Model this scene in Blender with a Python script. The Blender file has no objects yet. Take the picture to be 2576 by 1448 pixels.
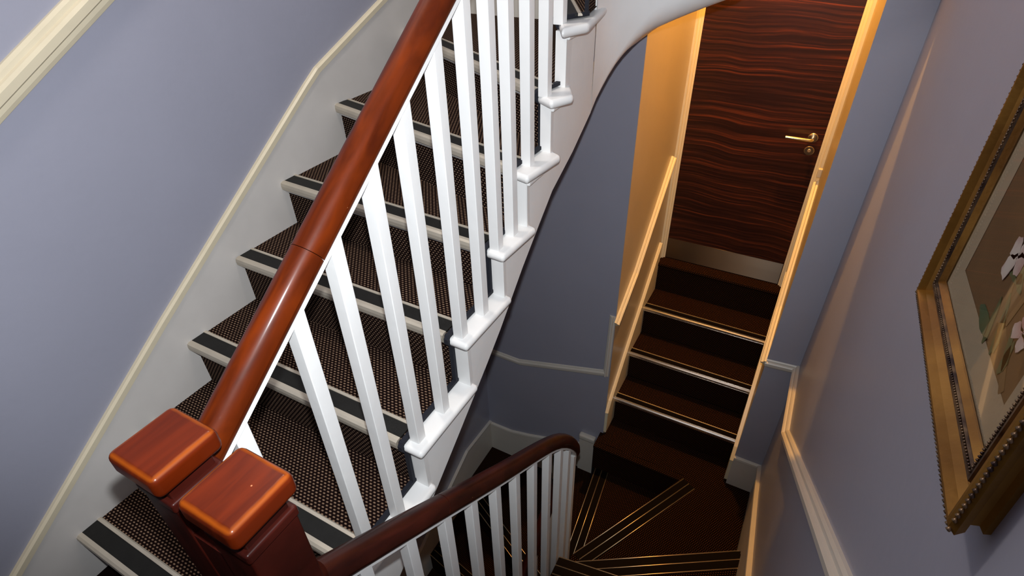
import bpy, bmesh, math, random
from mathutils import Vector, Matrix

random.seed(4)
SC = bpy.context.scene
COL = SC.collection

# ------------------------------------------------------------------ camera
CAM_P = Vector((1.6397, -0.4321, 1.3923))
F_PX, YAW, PITCH, ROLL = 1404.2653, 0.5147, 0.6277, -0.0283
cy, sy, cp, sp = math.cos(YAW), math.sin(YAW), math.cos(PITCH), math.sin(PITCH)
FW = Vector((-sy * cp, cy * cp, -sp))
RT = Vector((cy, sy, 0.0))
UP = RT.cross(FW)
cr, sr = math.cos(ROLL), math.sin(ROLL)
RT2 = cr * RT + sr * UP
UP2 = -sr * RT + cr * UP
cam = bpy.data.cameras.new('camera')
cam.sensor_fit = 'HORIZONTAL'
cam.sensor_width = 36.0
cam.lens = F_PX * 36.0 / 2576.0
cam.clip_start = 0.02
cam_o = bpy.data.objects.new('camera', cam)
COL.objects.link(cam_o)
M = Matrix((RT2, UP2, -FW)).transposed().to_4x4()
M.translation = CAM_P
cam_o.matrix_world = M
SC.camera = cam_o

# ------------------------------------------------------------------ light
w = bpy.data.worlds.new('world')
SC.world = w
w.use_nodes = True
w.node_tree.nodes['Background'].inputs[0].default_value = (1.0, 0.8, 0.6, 1)
w.node_tree.nodes['Background'].inputs[1].default_value = 0.02
SC.view_settings.view_transform = 'Standard'
SC.view_settings.look = 'None'
SC.view_settings.exposure = 0.0
SC.view_settings.gamma = 1.0
SC.view_settings.use_curve_mapping = False


def aim(o, p, d):
    o.location = p
    o.rotation_euler = Vector(d).to_track_quat('-Z', 'Y').to_euler()


# the photographer's flash, a little above the lens
fl = bpy.data.lights.new('camera_flash', 'SPOT')
fl.energy = 99
fl.color = (0.93, 0.97, 1.0)
fl.spot_size = math.radians(112)
fl.spot_blend = 0.55
fl.shadow_soft_size = 0.012
flo = bpy.data.objects.new('camera_flash', fl)
COL.objects.link(flo)
aim(flo, CAM_P + UP2 * 0.085, FW + UP2 * 0.31 - RT2 * 0.24)


def warm(name, p, e, r=0.03, col=(1.0, 0.60, 0.25), spot=None, d=(0, 0, -1)):
    l = bpy.data.lights.new(name, 'SPOT' if spot else 'POINT')
    l.energy = e
    l.color = col
    l.shadow_soft_size = r
    if spot:
        l.spot_size = math.radians(spot)
        l.spot_blend = 0.7
    o = bpy.data.objects.new(name, l)
    COL.objects.link(o)
    aim(o, p, d)
    return o


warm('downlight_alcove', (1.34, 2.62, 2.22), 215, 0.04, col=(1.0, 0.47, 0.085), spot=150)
warm('ceiling_lamp_stair', (0.38, 0.70, 2.60), 42, 0.10, col=(1.0, 0.90, 0.79))


# ------------------------------------------------------------------ materials
def node(nt, t, **kw):
    n = nt.nodes.new(t)
    for k, v in kw.items():
        setattr(n, k, v)
    return n


def mat(name, col, rough=0.5, metal=0.0, var=0.0, bump=0.0, bscale=60.0, coat=0.0, spec=0.5, vscale=4.0, col2=None):
    m = bpy.data.materials.new(name)
    m.use_nodes = True
    nt = m.node_tree
    b = nt.nodes['Principled BSDF']
    b.inputs['Base Color'].default_value = (*col, 1)
    b.inputs['Roughness'].default_value = rough
    b.inputs['Metallic'].default_value = metal
    b.inputs['Coat Weight'].default_value = coat
    b.inputs['Coat Roughness'].default_value = 0.12
    b.inputs['Specular IOR Level'].default_value = spec
    tc = node(nt, 'ShaderNodeTexCoord')
    if var or col2:
        n = node(nt, 'ShaderNodeTexNoise')
        n.inputs['Scale'].default_value = vscale
        n.inputs['Detail'].default_value = 5
        nt.links.new(tc.outputs['Object'], n.inputs['Vector'])
        r = node(nt, 'ShaderNodeValToRGB')
        c2 = col2 if col2 else tuple(c * (1 - var) for c in col)
        r.color_ramp.elements[0].position = 0.35
        r.color_ramp.elements[1].position = 0.65
        r.color_ramp.elements[0].color = (*c2, 1)
        r.color_ramp.elements[1].color = (*col, 1)
        nt.links.new(n.outputs['Fac'], r.inputs[0])
        nt.links.new(r.outputs[0], b.inputs['Base Color'])
    if bump:
        n2 = node(nt, 'ShaderNodeTexNoise')
        n2.inputs['Scale'].default_value = bscale
        n2.inputs['Detail'].default_value = 3
        nt.links.new(tc.outputs['Object'], n2.inputs['Vector'])
        bp = node(nt, 'ShaderNodeBump')
        bp.inputs['Strength'].default_value = bump
        bp.inputs['Distance'].default_value = 0.002
        nt.links.new(n2.outputs['Fac'], bp.inputs['Height'])
        nt.links.new(bp.outputs[0], b.inputs['Normal'])
    return m


M_WALL = mat('lavender_wall_paint', (0.345, 0.352, 0.435), 0.36, var=0.03, bump=0.25, bscale=45, spec=0.45)
M_WHITE = mat('white_gloss_paint', (0.86, 0.86, 0.85), 0.35, var=0.03, bump=0.3, bscale=30, vscale=9)
M_CREAM = mat('cream_satin_paint', (0.66, 0.625, 0.565), 0.38, var=0.04, bump=0.25, bscale=30, vscale=6)
M_STRING = mat('worn_white_skirting_paint', (0.68, 0.65, 0.62), 0.42, var=0.08, bump=0.3, bscale=20, vscale=5)
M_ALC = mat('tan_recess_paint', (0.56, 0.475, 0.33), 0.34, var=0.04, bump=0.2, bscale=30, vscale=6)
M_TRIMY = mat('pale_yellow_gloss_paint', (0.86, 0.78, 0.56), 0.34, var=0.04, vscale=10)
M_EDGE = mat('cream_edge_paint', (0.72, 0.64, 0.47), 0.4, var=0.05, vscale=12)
M_GAP = mat('dark_scribe_line', (0.03, 0.028, 0.026), 0.8)
M_RUBBER = mat('dark_rubber_insert', (0.011, 0.0108, 0.0098), 0.6, spec=0.25, var=0.25, bump=0.3, bscale=300, vscale=30)
M_RUB2 = mat('dark_brown_insert', (0.006, 0.004, 0.003), 0.6, spec=0.03)
M_BIND = mat('navy_carpet_binding', (0.006, 0.007, 0.014), 0.9, bump=0.5, bscale=400)
M_ALU = mat('dull_aluminium', (0.55, 0.50, 0.42), 0.38, metal=0.75, var=0.12, vscale=14)
M_LIP = mat('grey_aluminium_lip', (0.53, 0.475, 0.39), 0.42, metal=0.25, var=0.12, vscale=14)
M_LIP_B = mat('bright_aluminium_lip', (0.80, 0.78, 0.74), 0.22, metal=0.95, var=0.06, vscale=14)
M_BRASSY = mat('brass_strip', (1.0, 0.80, 0.52), 0.36, metal=0.9)
M_STEEL = mat('satin_steel', (0.50, 0.44, 0.36), 0.28, metal=1.0, var=0.1, vscale=3)
M_KICK = mat('brushed_steel', (0.22, 0.18, 0.14), 0.24, metal=1.0)
_nt = M_KICK.node_tree
_tg = _nt.nodes.new('ShaderNodeTangent')
_tg.direction_type = 'RADIAL'
_tg.axis = 'Z'
_pb = _nt.nodes['Principled BSDF']
_pb.inputs['Anisotropic'].default_value = 0.97
_pb.inputs['Roughness'].default_value = 0.34
_pb.inputs['Anisotropic Rotation'].default_value = 0.25
_nt.links.new(_tg.outputs[0], _pb.inputs['Tangent'])
M_BRASS = mat('satin_brass_handle', (0.85, 0.74, 0.50), 0.25, metal=1.0)
M_GILT = mat('antique_gilt', (0.36, 0.175, 0.030), 0.34, metal=0.6, col2=(0.20, 0.085, 0.012), vscale=9, bump=0.2, bscale=120)
M_GILT_D = mat('dark_gilt_beading', (0.26, 0.17, 0.10), 0.35, metal=0.7, col2=(0.05, 0.03, 0.03), vscale=40)
M_MAT = mat('cream_picture_mount', (0.37, 0.30, 0.20), 0.9, var=0.06, vscale=20, bump=0.2, bscale=200)
M_SILK = mat('brown_silk_ground', (0.155, 0.085, 0.028), 0.8, var=0.15, vscale=15, bump=0.2, bscale=300)
M_PETAL = mat('white_silk_petal', (0.62, 0.57, 0.52), 0.7, col2=(0.45, 0.25, 0.23), vscale=26)
M_LEAF = mat('green_silk_leaf', (0.05, 0.10, 0.045), 0.7, col2=(0.12, 0.11, 0.03), vscale=30)
M_BRANCH = mat('tan_silk_branch', (0.25, 0.15, 0.055), 0.75, var=0.5, vscale=25)


def mahogany(name, dark, light, rough=0.2):
    m = bpy.data.materials.new(name)
    m.use_nodes = True
    nt = m.node_tree
    b = nt.nodes['Principled BSDF']
    tc = node(nt, 'ShaderNodeTexCoord')
    mp = node(nt, 'ShaderNodeMapping')
    mp.inputs['Scale'].default_value = (22, 2.5, 3.5)
    n = node(nt, 'ShaderNodeTexNoise')
    n.inputs['Scale'].default_value = 2.2
    n.inputs['Detail'].default_value = 8
    n.inputs['Distortion'].default_value = 0.6
    r = node(nt, 'ShaderNodeValToRGB')
    r.color_ramp.elements[0].position = 0.3
    r.color_ramp.elements[1].position = 0.72
    r.color_ramp.elements[0].color = (*dark, 1)
    r.color_ramp.elements[1].color = (*light, 1)
    nt.links.new(tc.outputs['Object'], mp.inputs[0])
    nt.links.new(mp.outputs[0], n.inputs['Vector'])
    nt.links.new(n.outputs['Fac'], r.inputs[0])
    # small chips in the varnish
    v = node(nt, 'ShaderNodeTexVoronoi')
    v.inputs['Scale'].default_value = 38
    nt.links.new(tc.outputs['Object'], v.inputs['Vector'])
    n3 = node(nt, 'ShaderNodeTexNoise')
    n3.inputs['Scale'].default_value = 7
    nt.links.new(tc.outputs['Object'], n3.inputs['Vector'])
    lt = node(nt, 'ShaderNodeMath', operation='LESS_THAN')
    nt.links.new(v.outputs['Distance'], lt.inputs[0])
    lt.inputs[1].default_value = 0.05
    gt = node(nt, 'ShaderNodeMath', operation='GREATER_THAN')
    nt.links.new(n3.outputs['Fac'], gt.inputs[0])
    gt.inputs[1].default_value = 0.56
    mu = node(nt, 'ShaderNodeMath', operation='MULTIPLY')
    nt.links.new(lt.outputs[0], mu.inputs[0])
    nt.links.new(gt.outputs[0], mu.inputs[1])
    mx = node(nt, 'ShaderNodeMix', data_type='RGBA')
    nt.links.new(mu.outputs[0], mx.inputs[0])
    nt.links.new(r.outputs[0], mx.inputs[6])
    mx.inputs[7].default_value = (0.42, 0.16, 0.07, 1)
    nt.links.new(mx.outputs[2], b.inputs['Base Color'])
    b.inputs['Roughness'].default_value = 0.42
    b.inputs['Specular IOR Level'].default_value = 0.10
    b.inputs['Coat Weight'].default_value = 0.26
    b.inputs['Coat Roughness'].default_value = rough
    n2 = node(nt, 'ShaderNodeTexNoise')
    n2.inputs['Scale'].default_value = 26
    nt.links.new(tc.outputs['Object'], n2.inputs['Vector'])
    bp = node(nt, 'ShaderNodeBump')
    bp.inputs['Strength'].default_value = 0.12
    bp.inputs['Distance'].default_value = 0.003
    nt.links.new(n2.outputs['Fac'], bp.inputs['Height'])
    nt.links.new(bp.outputs[0], b.inputs['Normal'])
    return m


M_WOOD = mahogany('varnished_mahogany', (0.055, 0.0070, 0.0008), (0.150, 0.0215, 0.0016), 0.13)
M_CAP = mahogany('worn_mahogany_cap', (0.060, 0.006, 0.0008), (0.125, 0.0140, 0.0014), 0.16)
_nt = M_CAP.node_tree
# varnish rubbed through to orange along the upper edges of the cap
_g = _nt.nodes.new('ShaderNodeTexCoord')
_s = _nt.nodes.new('ShaderNodeSeparateXYZ')
_nt.links.new(_g.outputs['Generated'], _s.inputs[0])


def _m(op, a, b):
    n_ = _nt.nodes.new('ShaderNodeMath')
    n_.operation = op
    for q_, v_ in enumerate((a, b)):
        if isinstance(v_, (int, float)):
            n_.inputs[q_].default_value = v_
        elif v_ is not None:
            _nt.links.new(v_, n_.inputs[q_])
    return n_.outputs[0]


_ex = _m('ABSOLUTE', _m('SUBTRACT', _s.outputs[0], 0.5), None)
_ey = _m('ABSOLUTE', _m('SUBTRACT', _s.outputs[1], 0.5), None)
_e = _m('MAXIMUM', _ex, _ey)
_n = _nt.nodes.new('ShaderNodeTexNoise')
_n.inputs['Scale'].default_value = 22
_nt.links.new(_g.outputs['Object'], _n.inputs['Vector'])
_e2 = _m('MULTIPLY', _m('SUBTRACT', _m('ADD', _e, _m('MULTIPLY', _n.outputs['Fac'], 0.06)), 0.435), 18.0)
_z2 = _m('MULTIPLY', _m('SUBTRACT', _s.outputs[2], 0.87), 10.0)
_w = _m('MINIMUM', _m('MAXIMUM', _m('MINIMUM', _e2, _z2), 0.0), 0.75)
_x = _nt.nodes.new('ShaderNodeMix')
_x.data_type = 'RGBA'
_b = _nt.nodes['Principled BSDF']
_src = _b.inputs['Base Color'].links[0].from_socket
_nt.links.new(_w, _x.inputs[0])
_nt.links.new(_src, _x.inputs[6])
_x.inputs[7].default_value = (0.30, 0.062, 0.004, 1)
_nt.links.new(_x.outputs[2], _b.inputs['Base Color'])
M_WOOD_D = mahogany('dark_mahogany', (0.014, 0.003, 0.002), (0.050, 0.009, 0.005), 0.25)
M_POST = mahogany('shaded_mahogany_post', (0.022, 0.0032, 0.002), (0.060, 0.008, 0.0045), 0.3)  # mahogany with the shade on the newel sides put into its colour


def ebony():
    m = bpy.data.materials.new('ebony_veneer')
    m.use_nodes = True
    nt = m.node_tree
    b = nt.nodes['Principled BSDF']
    tc = node(nt, 'ShaderNodeTexCoord')
    n0 = node(nt, 'ShaderNodeTexNoise')
    n0.inputs['Scale'].default_value = 2.6
    n0.inputs['Detail'].default_value = 1.5
    nt.links.new(tc.outputs['Object'], n0.inputs['Vector'])
    mp = node(nt, 'ShaderNodeMapping')
    mp.inputs['Scale'].default_value = (1.1, 1.0, 78)
    nt.links.new(tc.outputs['Object'], mp.inputs[0])
    ad = node(nt, 'ShaderNodeVectorMath', operation='MULTIPLY_ADD')
    nt.links.new(n0.outputs['Color'], ad.inputs[0])
    ad.inputs[1].default_value = (0.0, 0.0, 7.0)
    nt.links.new(mp.outputs[0], ad.inputs[2])
    n = node(nt, 'ShaderNodeTexNoise')
    n.inputs['Scale'].default_value = 1.1
    n.inputs['Detail'].default_value = 6
    n.inputs['Roughness'].default_value = 0.62
    nt.links.new(ad.outputs[0], n.inputs['Vector'])
    r = node(nt, 'ShaderNodeValToRGB')
    e = r.color_ramp.elements
    e[0].position = 0.42
    e[0].color = (0.022, 0.007, 0.005, 1)
    e[1].position = 0.75
    e[1].color = (0.21, 0.045, 0.013, 1)
    e2 = r.color_ramp.elements.new(0.56)
    e2.color = (0.050, 0.014, 0.008, 1)
    nt.links.new(n.outputs['Fac'], r.inputs[0])
    nt.links.new(r.outputs[0], b.inputs['Base Color'])
    b.inputs['Roughness'].default_value = 0.38
    b.inputs['Specular IOR Level'].default_value = 0.3
    return m


M_DOOR = ebony()


def carpet(name, base, dot, pu, pv):
    """woven carpet: rows of small oval tufts, every other row shifted (UV in metres)"""
    m = bpy.data.materials.new(name)
    m.use_nodes = True
    nt = m.node_tree
    b = nt.nodes['Principled BSDF']
    uv = node(nt, 'ShaderNodeUVMap')
    sx = node(nt, 'ShaderNodeSeparateXYZ')
    nt.links.new(uv.outputs[0], sx.inputs[0])

    def mth(op, a, bb=None, c=None):
        n = node(nt, 'ShaderNodeMath', operation=op)
        for i, x in enumerate((a, bb, c)):
            if x is None:
                continue
            if isinstance(x, (int, float)):
                n.inputs[i].default_value = x
            else:
                nt.links.new(x, n.inputs[i])
        return n.outputs[0]
    u = mth('DIVIDE', sx.outputs[0], pu)
    v = mth('DIVIDE', sx.outputs[1], pv)
    row = mth('FLOOR', v)
    par = mth('MULTIPLY', mth('MODULO', mth('ABSOLUTE', row), 2.0), 0.5)
    fu = mth('SUBTRACT', mth('FRACT', mth('ADD', u, par)), 0.5)
    fv = mth('SUBTRACT', mth('FRACT', v), 0.5)
    d = mth('ADD', mth('MULTIPLY', mth('MULTIPLY', fu, fu), 1.0), mth('MULTIPLY', mth('MULTIPLY', fv, fv), 1.15))
    k = mth('SMOOTH_MIN', 1.0, mth('MAXIMUM', mth('MULTIPLY', mth('SUBTRACT', 0.115, d), 14.0), 0.0), 0.1)
    tc = node(nt, 'ShaderNodeTexCoord')
    nz = node(nt, 'ShaderNodeTexNoise')
    nz.inputs['Scale'].default_value = 120
    nz.inputs['Detail'].default_value = 2
    nt.links.new(tc.outputs['Object'], nz.inputs['Vector'])
    k2 = mth('MULTIPLY', k, mth('MULTIPLY_ADD', nz.outputs['Fac'], 0.8, 0.55))
    mx = node(nt, 'ShaderNodeMix', data_type='RGBA')
    nt.links.new(k2, mx.inputs[0])
    mx.inputs[6].default_value = (*base, 1)
    mx.inputs[7].default_value = (*dot, 1)
    nt.links.new(mx.outputs[2], b.inputs['Base Color'])
    b.inputs['Roughness'].default_value = 0.95
    b.inputs['Specular IOR Level'].default_value = 0.05
    bp = node(nt, 'ShaderNodeBump')
    bp.inputs['Strength'].default_value = 0.5
    bp.inputs['Distance'].default_value = 0.002
    nt.links.new(k, bp.inputs['Height'])
    nt.links.new(bp.outputs[0], b.inputs['Normal'])
    return m


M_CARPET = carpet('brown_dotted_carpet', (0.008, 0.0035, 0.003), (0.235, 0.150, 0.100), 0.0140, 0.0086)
M_CARPET2 = carpet('dimmed_red_dotted_carpet', (0.003, 0.0018, 0.0014), (0.085, 0.030, 0.014), 0.0125, 0.0105)  # finer, redder weave; part of the darkness stands in for dim light below


# ------------------------------------------------------------------ builders
def tag(o, label=None, cat=None, group=None, kind=None):
    if label:
        o['label'] = label
    if cat:
        o['category'] = cat
    if group:
        o['group'] = group
    if kind:
        o['kind'] = kind
    return o


def empty(name, loc, label, cat, group=None, kind=None):
    o = bpy.data.objects.new(name, None)
    o.empty_display_size = 0.1
    COL.objects.link(o)
    o.location = loc
    return tag(o, label, cat, group, kind)


def place(o, parent):
    COL.objects.link(o)
    if parent is not None:
        o.parent = parent
        inv = Matrix.Identity(4)
        if parent.type == 'EMPTY':        # meshes are modelled in world space, an Empty sits at the base
            inv.translation = -parent.location
        o.matrix_parent_inverse = inv
    return o


def mesh(name, verts, faces, m, parent=None, smooth=False, bevel=0.0, segs=2, uvs=None, mats=None, fmats=None):
    me = bpy.data.meshes.new(name)
    me.from_pydata([tuple(v) for v in verts], [], faces)
    if mats:
        for x in mats:
            me.materials.append(x)
        for i, p in enumerate(me.polygons):
            p.material_index = fmats[i]
    else:
        me.materials.append(m)
    if uvs:
        l = me.uv_layers.new(name='UVMap')
        for p in me.polygons:
            for li, vi in zip(p.loop_indices, p.vertices):
                l.data[li].uv = uvs[vi] if not isinstance(uvs, dict) else uvs[(p.index, vi)]
    me.update()
    bm = bmesh.new()
    bm.from_mesh(me)
    bmesh.ops.recalc_face_normals(bm, faces=bm.faces)
    bm.to_mesh(me)
    bm.free()
    if smooth:
        for p in me.polygons:
            p.use_smooth = True
    o = bpy.data.objects.new(name, me)
    place(o, parent)
    if bevel:
        b = o.modifiers.new('bevel', 'BEVEL')
        b.width = bevel
        b.segments = segs
        b.limit_method = 'ANGLE'
        for p in me.polygons:
            p.use_smooth = True
        wn = o.modifiers.new('wn', 'WEIGHTED_NORMAL')
        wn.keep_sharp = False
    return o


def box(name, a, b, m, parent=None, bevel=0.0, segs=2):
    x0, y0, z0 = a
    x1, y1, z1 = b
    v = [(x, y, z) for z in (z0, z1) for y in (y0, y1) for x in (x0, x1)]
    f = [(0, 1, 3, 2), (4, 6, 7, 5), (0, 4, 5, 1), (2, 3, 7, 6), (0, 2, 6, 4), (1, 5, 7, 3)]
    return mesh(name, v, f, m, parent, bevel=bevel, segs=segs)


def prism(name, pts, ext, m, parent=None, bevel=0.0, smooth=False):
    """closed 3D polygon pts extruded by vector ext"""
    n = len(pts)
    e = Vector(ext)
    v = [Vector(p) for p in pts] + [Vector(p) + e for p in pts]
    f = [tuple(range(n)), tuple(range(2 * n - 1, n - 1, -1))]
    f += [(i, (i + 1) % n, (i + 1) % n + n, i + n) for i in range(n)]
    return mesh(name, v, f, m, parent, bevel=bevel, smooth=smooth)


def sweep(name, path, prof, m, parent=None, up=Vector((0, 0, 1)), closed=True, smooth=True, side=None):
    """sweep a closed profile [(side, up)] along a 3D path, joints mitred by averaging"""
    P = [Vector(p) for p in path]
    n = len(P)
    verts = []
    k = len(prof)
    for i, p in enumerate(P):
        if i == 0:
            t = P[1] - P[0]
        elif i == n - 1:
            t = P[-1] - P[-2]
        else:
            t = (P[i + 1] - p).normalized() + (p - P[i - 1]).normalized()
        t.normalize()
        s = t.cross(up) if side is None else Vector(side)
        s.normalize()
        u = s.cross(t)
        u.normalize()
        sc = 1.0
        if 0 < i < n - 1:
            c = (P[i + 1] - p).normalized().dot(t)
            sc = 1.0 / max(c, 0.5)
        for a, b in prof:
            if side is None:
                verts.append(p + s * a * (sc if abs(up.dot(t)) < 0.9 and abs((P[min(i + 1, n - 1)] - p).cross(P[i] - P[max(i - 1, 0)]).z) > 1e-6 else 1) + u * b)
            else:
                verts.append(p + s * a + u * b * sc)
    f = []
    for i in range(n - 1):
        for j in range(k):
            j2 = (j + 1) % k
            f.append((i * k + j, i * k + j2, (i + 1) * k + j2, (i + 1) * k + j))
    f.append(tuple(range(k - 1, -1, -1)))
    f.append(tuple((n - 1) * k + j for j in range(k)))
    o = mesh(name, verts, f, m, parent, smooth=smooth)
    if smooth:
        es = o.modifiers.new('es', 'EDGE_SPLIT')
        es.split_angle = math.radians(38)
    return o


def lin(tab, y):
    for (a, za), (b, zb) in zip(tab, tab[1:]):
        if y <= b:
            return za + (zb - za) * (y - a) / (b - a)
    return tab[-1][1]


XW, YR = 1.898, 2.05       # right wall, rear wall
AX0, AX1, AY = 0.925, 1.745, 2.97   # alcove sides and door plane
ZB, ZT = -3.6, 3.3

# ------------------------------------------------------------------ shell
o = box('wall_left', (-0.12, -1.9, ZB), (0, YR + 0.1, ZT), M_WALL)
tag(o, 'lavender grey wall running up beside the long carpeted flight', 'wall', kind='structure')
o = box('wall_right', (XW, -1.9, ZB), (XW + 0.12, YR + 0.1, ZT), M_WALL)
tag(o, 'lavender grey wall that carries the gilt framed picture', 'wall', kind='structure')
o = mesh('wall_rear', [(0, YR, ZB), (AX0, YR, ZB), (AX0, YR, ZT), (0, YR, ZT), (AX1, YR, ZB), (XW, YR, ZB), (XW, YR, ZT), (AX1, YR, ZT),
                       (AX0, YR, 1.32), (AX1, YR, 1.32)],
         [(0, 1, 8, 2, 3), (4, 5, 6, 7, 9), (8, 9, 7, 2)], M_WALL)
o.modifiers.new('solid', 'SOLIDIFY').thickness = 0.004
tag(o, 'lavender grey rear wall on both sides of the lit door recess', 'wall', kind='structure')
o = box('wall_back', (-0.12, -2.0, ZB), (XW + 0.12, -1.9, ZT), M_WALL)
tag(o, 'lavender grey wall closing the landing opposite the door recess', 'wall', kind='structure')
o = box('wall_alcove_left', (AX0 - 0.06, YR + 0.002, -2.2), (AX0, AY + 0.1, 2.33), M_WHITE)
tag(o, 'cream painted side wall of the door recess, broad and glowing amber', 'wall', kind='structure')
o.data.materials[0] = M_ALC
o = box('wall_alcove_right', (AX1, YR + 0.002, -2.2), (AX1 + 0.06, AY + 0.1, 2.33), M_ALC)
tag(o, 'narrow cream side wall of the door recess on the handle side', 'wall', kind='structure')
o = box('wall_alcove_rear', (AX0 - 0.06, AY + 0.05, -2.2), (AX1 + 0.06, AY + 0.12, 2.33), M_CREAM)
tag(o, 'wall in which the dark veneered door is set', 'wall', kind='structure')
o = box('ceiling_alcove', (AX0 - 0.06, YR + 0.002, 2.30), (AX1 + 0.06, AY + 0.1, 2.36), M_WHITE)
tag(o, 'white ceiling over the door recess', 'ceiling', kind='structure')
o = box('ceiling', (-0.12, -2.0, ZT), (XW + 0.12, YR + 0.1, ZT + 0.1), M_WHITE)
tag(o, 'white ceiling over the stairwell', 'ceiling', kind='structure')
o = box('floor', (-0.12, -2.0, ZB - 0.1), (XW + 0.12, YR + 0.1, ZB), M_CARPET)
tag(o, 'dark floor at the bottom of the stairwell', 'floor', kind='structure')
o = box('floor_landing', (0, -1.9, -0.6), (XW, -0.19, -0.36), M_CARPET)
tag(o, 'dark carpeted landing at the foot of the long flight', 'floor', kind='structure')


# ------------------------------------------------------------------ steps
def nose_profile(th=0.02):
    return th


def lerp(a, b, t):
    return a + (b - a) * t


def strip_on(parent, p0, p1, back, z, kind='main', lip=0.026, rub=0.046, rear=0.013):
    """metal stair nosing along p0->p1 (plan) at height z; back = plan unit vector away from the edge"""
    p0 = Vector((*p0, z))
    p1 = Vector((*p1, z))
    b = Vector((*back, 0))
    e = p1 - p0
    if kind == 'main':
        # front lip, rounded over the edge
        prof = [(-0.004, -lip), (0.004, -lip), (0.006, -0.002), (0.011, 0.0025), (0.011, 0.006), (0.000, 0.006), (-0.007, 0.002), (-0.009, -0.008), (-0.008, -lip + 0.005)]
        pts = [p0 + b * s + Vector((0, 0, h)) for s, h in prof]
        s = prism('nosing_strip', pts, e, M_LIP, parent)
        s.data.materials[0] = M_LIP
        a = 0.011
        pts = [p0 + b * s_ + Vector((0, 0, h)) for s_, h in ((a, 0), (a + rub, 0), (a + rub, 0.0052), (a, 0.0052))]
        prism('rubber_insert', pts, e, M_RUBBER, s)
        a += rub
        pts = [p0 + b * s_ + Vector((0, 0, h)) for s_, h in ((a, 0), (a + rear, 0), (a + rear, 0.004), (a + rear - 0.004, 0.0075), (a, 0.0075))]
        prism('rear_strip', pts, e, M_LIP, s)
    elif kind == 'small':
        prof = [(-0.004, -0.022), (0.004, -0.022), (0.006, -0.002), (0.010, 0.0025), (0.010, 0.006), (-0.002, 0.006), (-0.009, 0.001), (-0.012, -0.008), (-0.010, -0.018)]
        pts = [p0 + b * s_ + Vector((0, 0, h)) for s_, h in prof]
        s = prism('nosing_strip', pts, e, M_LIP_B, parent, smooth=True)
        s.modifiers.new('es', 'EDGE_SPLIT').split_angle = 0.6
        a = 0.010
        pts = [p0 + b * s_ + Vector((0, 0, h)) for s_, h in ((a, 0), (a + 0.036, 0), (a + 0.036, 0.0045), (a, 0.0045))]
        prism('rubber_insert', pts, e, M_RUB2, s)
        a += 0.036
        pts = [p0 + b * s_ + Vector((0, 0, h)) for s_, h in ((a, 0), (a + 0.006, 0), (a + 0.006, 0.008), (a, 0.008))]
        prism('rear_strip', pts, e, M_BRASSY, s)
    else:
        # winder: thin bright bars with two dark inserts between them
        s = None
        a = 0.0
        for i in range(3):
            r = 0.0030
            q = p0 + b * a
            pts = [q + b * (r * math.cos(t)) + Vector((0, 0, 0.0035 + r * math.sin(t))) for t in [math.tau * j / 8 for j in range(8)]]
            c = prism('nosing_strip' if i == 0 else 'metal_bar', pts, e, M_BRASSY, parent if s is None else s, smooth=True)
            if s is None:
                s = c
            if i < 2:
                q = p0 + b * (a + 0.004)
                pts = [q, q + b * 0.036, q + b * 0.036 + Vector((0, 0, 0.004)), q + Vector((0, 0, 0.004))]
                prism('rubber_insert', pts, e, M_RUB2, s)
            a += 0.044
    return s


def plan_perp(p0, p1, toward):
    d = (Vector(p1) - Vector(p0)).normalized()
    n = Vector((-d.y, d.x))
    mid = (Vector(p0) + Vector(p1)) / 2
    if (Vector(toward) - mid).dot(n) < 0:
        n = -n
    return n


def carpet_piece(name, poly, edge, z, drop, back, parent, overhang=0.02, thick=0.010, slope=0.0, m=None):
    """carpet over one step: flat top (plan polygon poly whose first two points are the front edge),
    rolled front and a riser that leans back under the nosing"""
    p0, p1 = Vector(edge[0]), Vector(edge[1])
    d = (p1 - p0).normalized()
    b = Vector(back)

    def uv_of(p, extra=0.0):
        r = Vector((p[0], p[1])) - p0
        return (r.dot(d), r.dot(b) + extra)
    verts, uvs, faces = [], [], []

    def V(x, y, zz, uv):
        verts.append((x, y, zz))
        uvs.append(uv)
        return len(verts) - 1
    # front profile: (back offset, z offset, arc)
    prof = [(0.010, 0.0), (0.003, -0.002), (-0.001, -0.008), (-0.001, -0.018), (0.004, -0.026), (overhang, -0.034), (overhang, -drop)]
    arcs = [0.010]
    for i in range(1, len(prof)):
        arcs.append(arcs[-1] - math.hypot(prof[i][0] - prof[i - 1][0], prof[i][1] - prof[i - 1][1]))
    nseg = 2
    cols = []
    for t in (0.0, 1.0):
        p = p0.lerp(p1, t)
        row = []
        for (s, h), a in zip(prof, arcs):
            q = p + b * s
            row.append(V(q.x, q.y, z + h, ((p - p0).length, a)))
        cols.append(row)
    for i in range(len(prof) - 1):
        faces.append((cols[0][i], cols[1][i], cols[1][i + 1], cols[0][i + 1]))
    rest = [Vector(q) for q in poly[2:]]
    idx = [cols[0][0], cols[1][0]] + [V(q.x, q.y, z, uv_of(q)) for q in rest]
    faces.append(tuple(idx))
    me = mesh(name, verts, faces, m or M_CARPET, parent, uvs=uvs)
    return me


# nosing lines of the long flight: (y at wall, y at the string, z)
K = {-1: (-0.262, -0.262, -0.18), 0: (0.0, 0.0, 0.0), 1: (0.2625, 0.262, 0.181), 2: (0.523, 0.512, 0.366), 3: (0.787, 0.731, 0.535),
     4: (1.121, 0.884, 0.717)}
XS = 0.940      # outer string face
XC = 0.957      # overhanging tread ends
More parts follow.
